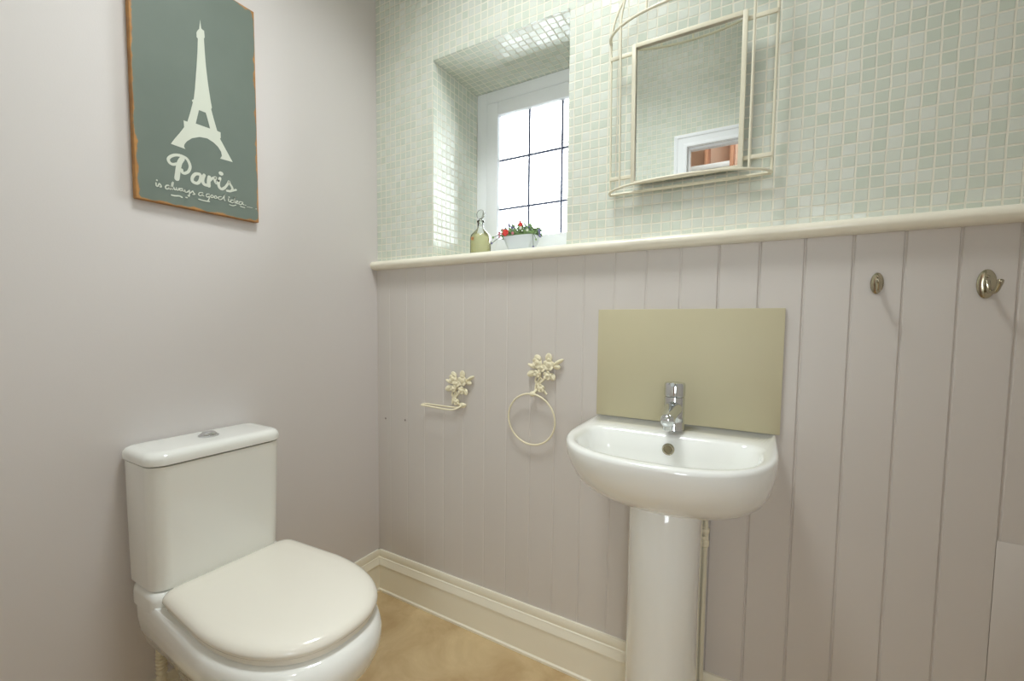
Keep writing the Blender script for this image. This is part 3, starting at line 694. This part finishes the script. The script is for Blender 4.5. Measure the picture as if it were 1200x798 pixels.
bm = bmesh.new(); tube(bm, [(RXc+Rr*math.cos(t), -.022-.004*math.sin(t), RZc+Rr*math.sin(t)) for t in [2*PI*k/64 for k in range(64)]], .0030, 10, closed=True)
part('ring', bm, 'castiron', tr, auto=60)
bm = bmesh.new(); ellipsoid(bm, (.721, -.022, .8915), (1, 0, 0), .010, .009, .009, 14, 8); tube(bm, [(.728, -.006, .905), (.723, -.022, .893)], .005, 10)
part('knob', bm, 'castiron', tr, auto=60)
tp = thing('toilet_roll_holder', 'cream flower-topped toilet roll holder with empty rail', 'toilet roll holder', (.40, -.0045, .83))
HXa, HZa = .399, .889
ornament(tp, HXa, HZa)
bm = bmesh.new()
tube(bm, smooth_line([(.425, -.008, .822), (.415, -.014, .814), (.395, -.018, .8125), (.30, -.018, .8125), (.272, -.020, .8125), (.264, -.034, .8125), (.274, -.048, .8125), (.30, -.050, .8125), (.395, -.050, .8095), (.418, -.046, .811), (.432, -.030, .818), (.428, -.008, .824)], 6), .0030, 10)
part('rail', bm, 'castiron', tp, auto=60)
bm = bmesh.new(); ellipsoid(bm, (.432, -.010, .822), (1, 0, .1), .018, .010, .007, 12, 8); tube(bm, [(.43, -.012, .822), (.452, -.014, .826)], [.005, .003], 8)
part('boss', bm, 'castiron', tp, auto=60)

# ================================================================== coat hooks, screws
def hook(x, z, wd, sgn, label, group):
    r = thing('coat_hook', label, 'coat hook', (x, -.0045, z), group)
    bm = bmesh.new(); Y = -.0045
    lathe(bm, [(wd*.62, .0), (wd*.62, .0015), (wd*.5, .0035), (wd*.2, .0045)], (x, Y, z), 28, 'Y')
    for v in bm.verts: v.co.z = z+(v.co.z-z)*2.0
    part('plate', bm, 'bronze', r, auto=50)
    bm = bmesh.new()
    tube(bm, smooth_line([(x, Y-.003, z+.006), (x, Y-.010, z-.008), (x, Y-.020, z-.018), (x+sgn*.003, Y-.034, z-.017), (x+sgn*.005, Y-.042, z-.006), (x+sgn*.006, Y-.044, z+.006)], 6),
         [.0042]*25+[.0046, .005, .0052, .0052, .0045, .0025], 12)
    part('prong', bm, 'bronze', r, auto=60)
    bm = bmesh.new(); ellipsoid(bm, (x, Y-.006, z+.015), (1, 0, 0), .003, .003, .002, 10, 6); part('screw', bm, 'bronze', r, auto=60)
    return r
hook(1.571, 1.217, .019, -1, 'small metal coat hook on the boarding, the one nearer the washbasin', 'coat hooks on the boarding')
hook(1.744, 1.209, .024, 1, 'small metal coat hook on the boarding, the one farther from the washbasin', 'coat hooks on the boarding')
for (x, z, lb) in ((.043, .727, 'tiny screw head in the boarding right beside the wall corner'), (.150, .733, 'tiny screw head in the boarding between wall corner and roll holder')):
    s_ = obj('screw_head', nlathe([(.0042, 0), (.0042, .0012), (.0025, .0022), (.0006, .0018)], (x, -.0041, z), 16, 'Y'), mat('painted_screw', srgb(150, 141, 134), .5), auto=50, origin=(x, -.0041, z)); tag(s_, lb, 'screw', 'screws left in the boarding')

# ================================================================== wall mirror
mr = thing('wall_mirror', 'cream wrought-iron birdcage mirror hanging on the mosaic tiles', 'mirror', (1.16, -.022, 1.49))
def mpart(name, bm, m, label=None, auto=40):
    o = obj(name, bm, m, mr, auto=auto)
    if label: o['label'] = label
    return o
HW, ZS, BD, DH = .198, .407, .108, .185
bm = bmesh.new()
for s in (-1, 1): tube(bm, [(s*HW, 0, 0), (s*HW, 0, ZS)], .0032, 8)
tube(bm, [(-HW, 0, 0), (HW, 0, 0)], .0042, 8)
tube(bm, [(HW*math.cos(t), 0, ZS+DH*math.sin(t)) for t in [PI*k/40 for k in range(41)]], .0032, 8)
mpart('back_frame', bm, 'iron')
for z, nm in ((0, 'bottom_bow'), (ZS, 'top_bow')):
    bm = bmesh.new(); tube(bm, [(HW*math.cos(t), -BD*math.sin(t), z) for t in [PI*k/40 for k in range(41)]], .0034, 8)
    mpart(nm, bm, 'iron')
for s in (-1, 1):
    x = s*.152; yd = -BD*math.sqrt(1-(x/HW)**2)
    A_ = math.asin(min(1, x/HW)) if False else None
    pts = [(x, yd, 0), (x, yd, ZS/2)]+[(x*math.cos(t), yd*math.cos(t), ZS+DH*math.sin(t)) for t in [PI/2*k/16 for k in range(17)]]
    mpart('cage_wire', ntube(pts, .0028, 8), 'iron')
for x in (-.082, 0, .082):
    yd = -BD*math.sqrt(1-(x/HW)**2)
    mpart('dome_wire', ntube([(x*math.cos(t), yd*math.cos(t), ZS+DH*math.sin(t)) for t in [PI/2*k/16 for k in range(17)]], .0026, 8), 'iron')
mpart('finial', nlathe([(.003, 0), (.008, .006), (.010, .014), (.006, .022), (.001, .028)], (0, 0, ZS+DH), 16), 'iron')
for z in (.043, .366):
    for s in (-1, 1):
        mpart('side_bar', nbox(min(s*.13, s*HW), max(s*.13, s*HW), -.006, 0, z-.005, z+.005, .001), 'iron')
bm = bmesh.new()
mx0, mx1, mz0, mz1, mw = -.1375, .1365, .018, .384, .0115
box(bm, mx0, mx0+mw, -.0145, -.002, mz0, mz1, .002); box(bm, mx1-mw, mx1, -.0145, -.002, mz0, mz1, .002)
box(bm, mx0+mw-.001, mx1-mw+.001, -.0143, -.002, mz0, mz0+mw*.8, .0018); box(bm, mx0+mw-.001, mx1-mw+.001, -.0143, -.002, mz1-mw, mz1, .0018)
mpart('mirror_frame', bm, 'iron')
mpart('mirror_glass', nbox(mx0+.006, mx1-.006, -.0065, -.0025, mz0+.005, mz1-.005), 'mirror')
mr.rotation_euler = (.05, 0, 0)

# ================================================================== wooden sign
sg = thing('wooden_sign', 'tall grey-green wooden sign with white tower and lettering', 'sign', (.001, -.65, 1.42))
part('board', nbox(.001, .018, -.8035, -.4975, 1.420, 2.037, .0012, 1), 'sign', sg, auto=30)
part('tower_print', flat_shape([TOWER, TOWER_HOLE], .0005, lambda a, b, h: (.0181+h, a, b)), 'print', sg)
def strokes_bm(L_, h):
    bm = bmesh.new()
    for wd, pts in L_:
        P2 = smooth_line([Vector((a, b, 0)) for a, b in pts], 5 if len(pts) > 2 else 2); r = wd/2; n = len(P2)
        left, right = [], []
        for i, p in enumerate(P2):
            t = (P2[min(i+1, n-1)]-P2[max(i-1, 0)]).normalized(); q = Vector((-t.y, t.x, 0))*r
            left.append(p+q); right.append(p-q)
        vl = [bm.verts.new((h, p.x, p.y)) for p in left]; vr = [bm.verts.new((h, p.x, p.y)) for p in right]
        for i in range(n-1): bm.faces.new((vl[i], vl[i+1], vr[i+1], vr[i]))
        h += .00002
        for c in (P2[0], P2[-1]):
            h += .00002
            vs = [bm.verts.new((h, c.x+r*math.cos(2*PI*k/10), c.y+r*math.sin(2*PI*k/10))) for k in range(10)]
            bm.faces.new(vs)
    for f in bm.faces:
        f.normal_update()
        if f.normal.x < 0: f.normal_flip()
    return bm
part('lettering', strokes_bm(LETTERS, .0182), 'print', sg, 'white script reading Paris is always a good idea')

# ================================================================== bottle and planter on the sill
bt = thing('glass_bottle', 'small clear stoppered bottle of yellow liquid on the sill', 'bottle', (.424, .115, 1.3625))
bc = (.424, .115, 1.3625)
part('flask', nlathe([(.036, 0), (.0395, .003), (.0395, .076), (.037, .088), (.026, .100), (.014, .112), (.0115, .120), (.0115, .135), (.014, .138), (.014, .142), (.010, .143)], bc, 36), 'bottleglass', bt)
part('liquid', nlathe([(.034, .004), (.037, .007), (.037, .075), (.034, .084), (.026, .091)], bc, 36), 'liquid', bt, 'yellow liquid')
bm = bmesh.new(); lathe(bm, [(.0085, .125), (.0095, .143), (.007, .147), (.005, .150)], bc, 20)
lathe(bm, [(.0135, -.004), (.0175, -.002), (.0175, .002), (.0135, .004)], (bc[0], bc[1], bc[2]+.166), 28, 'Y')
part('stopper', bm, 'bottleglass', bt)
bm = bmesh.new()
for k in range(5):
    t = 2*PI*k/5; ellipsoid(bm, (bc[0]-.012+.004*math.cos(t), bc[1]-.0355, bc[2]+.072+.004*math.sin(t)), (math.cos(t), 0, math.sin(t)), .004, .003, .001, 8, 5)
part('flower_motif', bm, mat('orange_motif', srgb(232, 150, 90), .5), bt, 'orange flower motif')

pl = thing('flower_planter', 'small pale tapered planter of red and pink flowers on the sill', 'plant', (.598, .120, 1.3625))
px, py, pz = .598, .120, 1.3625
bm = bmesh.new(); R = []
for z, hx, hy, i in ((0, .037, .028, 0), (.067, .064, .042, 0), (.0675, .0615, .0395, 0), (.058, .057, .035, 0)):
    R.append([(px+hx*math.copysign(abs(math.cos(t))**.45, math.cos(t)), py+hy*math.copysign(abs(math.sin(t))**.45, math.sin(t)), pz+z) for t in [2*PI*(k+.5)/40 for k in range(40)]])
loft(bm, R); part('pot', bm, 'pot', pl, auto=40)
part('soil', nbox(px-.052, px+.052, py-.031, py+.031, pz+.053, pz+.0585, .004), 'soil', pl)
rnd = random.Random(11)
bm = bmesh.new(); bs = bmesh.new()
def flower_at(c, r, m, root=pl):
    b_ = bmesh.new()
    for k in range(7):
        t = 2*PI*k/7+rnd.random()*.6
        ellipsoid(b_, Vector(c)+Vector((math.cos(t), -.4, math.sin(t)))*r*.45, (math.cos(t), -.3, math.sin(t)), r*.62, r*.5, r*.25, 8, 5)
    ellipsoid(b_, c, (1, 0, 0), r*.5, r*.5, r*.5, 8, 5)
    part('flower', b_, m, root, auto=60)
for k in range(95):
    a = px+rnd.uniform(-.054, .054); b = py+rnd.uniform(-.028, .028); h = rnd.uniform(.006, .042)*(1.15-abs(a-px)*6)
    tip = Vector((a+rnd.uniform(-.010, .010)+(a-px)*.30, b+rnd.uniform(-.012, .012), pz+.060+h))
    tube(bs, [(a, b, pz+.056), (a, b, pz+.060+h*.5), tip], .0012, 5)
    for j in range(4):
        q = Vector((a, b, pz+.060)).lerp(tip, .3+.23*j); t = rnd.uniform(0, 2*PI)
        dv = Vector((math.cos(t), math.sin(t)*.4, rnd.uniform(.1, .9)))
        ellipsoid(bm, q+dv.normalized()*.004, dv, rnd.uniform(.006, .0105), .0042, .0012, 7, 5, nrm=Vector((rnd.random()-.5, -1, .3)))
part('foliage', bm, 'leaf', pl, auto=60)
for dx, h, m in ((-.058, .062, 'lilac'), (-.046, .078, 'lilac'), (-.034, .072, 'lilac'), (-.026, .066, 'lilac'), (-.004, .082, 'pink'), (.002, .070, 'pink'), (.020, .064, 'lilac'), (.040, .066, 'lilac'), (-.088, .050, 'pink'), (-.074, .060, 'pink'), (.078, .038, 'lilac')):
    top = Vector((px+dx, py-.01, pz+.040+h)); base = Vector((px+max(-.045, min(.045, dx*.6)), py, pz+.056))
    tube(bs, smooth_line([base, base.lerp(top, .5)+Vector((0, 0, .006)), top], 4), .0015, 5)
    b_ = bmesh.new()
    for k in range(6):
        q = top+Vector((rnd.uniform(-.003, .003), 0, -.0035*k)); t = rnd.uniform(0, 6)
        ellipsoid(b_, q, (math.cos(t), .2, math.sin(t)), .0052, .0036, .0024, 7, 5)
    part('flower', b_, m, pl, auto=60)
for base, top in (((-.045, .056), (-.092, .066)), ((-.048, .056), (-.098, .046)), ((.048, .056), (.092, .074)), ((.050, .056), (.070, .020)), ((.046, .056), (.080, .044))):
    tube(bs, smooth_line([(px+base[0], py-.01, pz+base[1]), (px+(base[0]+top[0])/2, py-.03, pz+max(base[1], top[1])+.010), (px+top[0], py-.045, pz+top[1])], 5), .0012, 5)
for dx, z, r, m in ((-.092, .066, .0045, 'leaf'), (-.098, .046, .0045, 'lilac'), (.092, .074, .0055, 'lilac'), (.070, .020, .0045, 'lilac'), (.080, .044, .004, 'leaf')):
    flower_at((px+dx, py-.045, pz+z), r, m)
part('stems', bs, 'stem', pl, auto=60)
for c, r, m in (((px-.040, py-.044, pz+.078), .0125, 'red'), ((px+.016, py-.036, pz+.103), .0085, 'red'), ((px+.017, py-.040, pz+.090), .006, 'print'), ((px-.012, py-.044, pz+.074), .0055, 'pink'), ((px+.044, py-.040, pz+.080), .005, 'print')):
    flower_at(c, r, m)
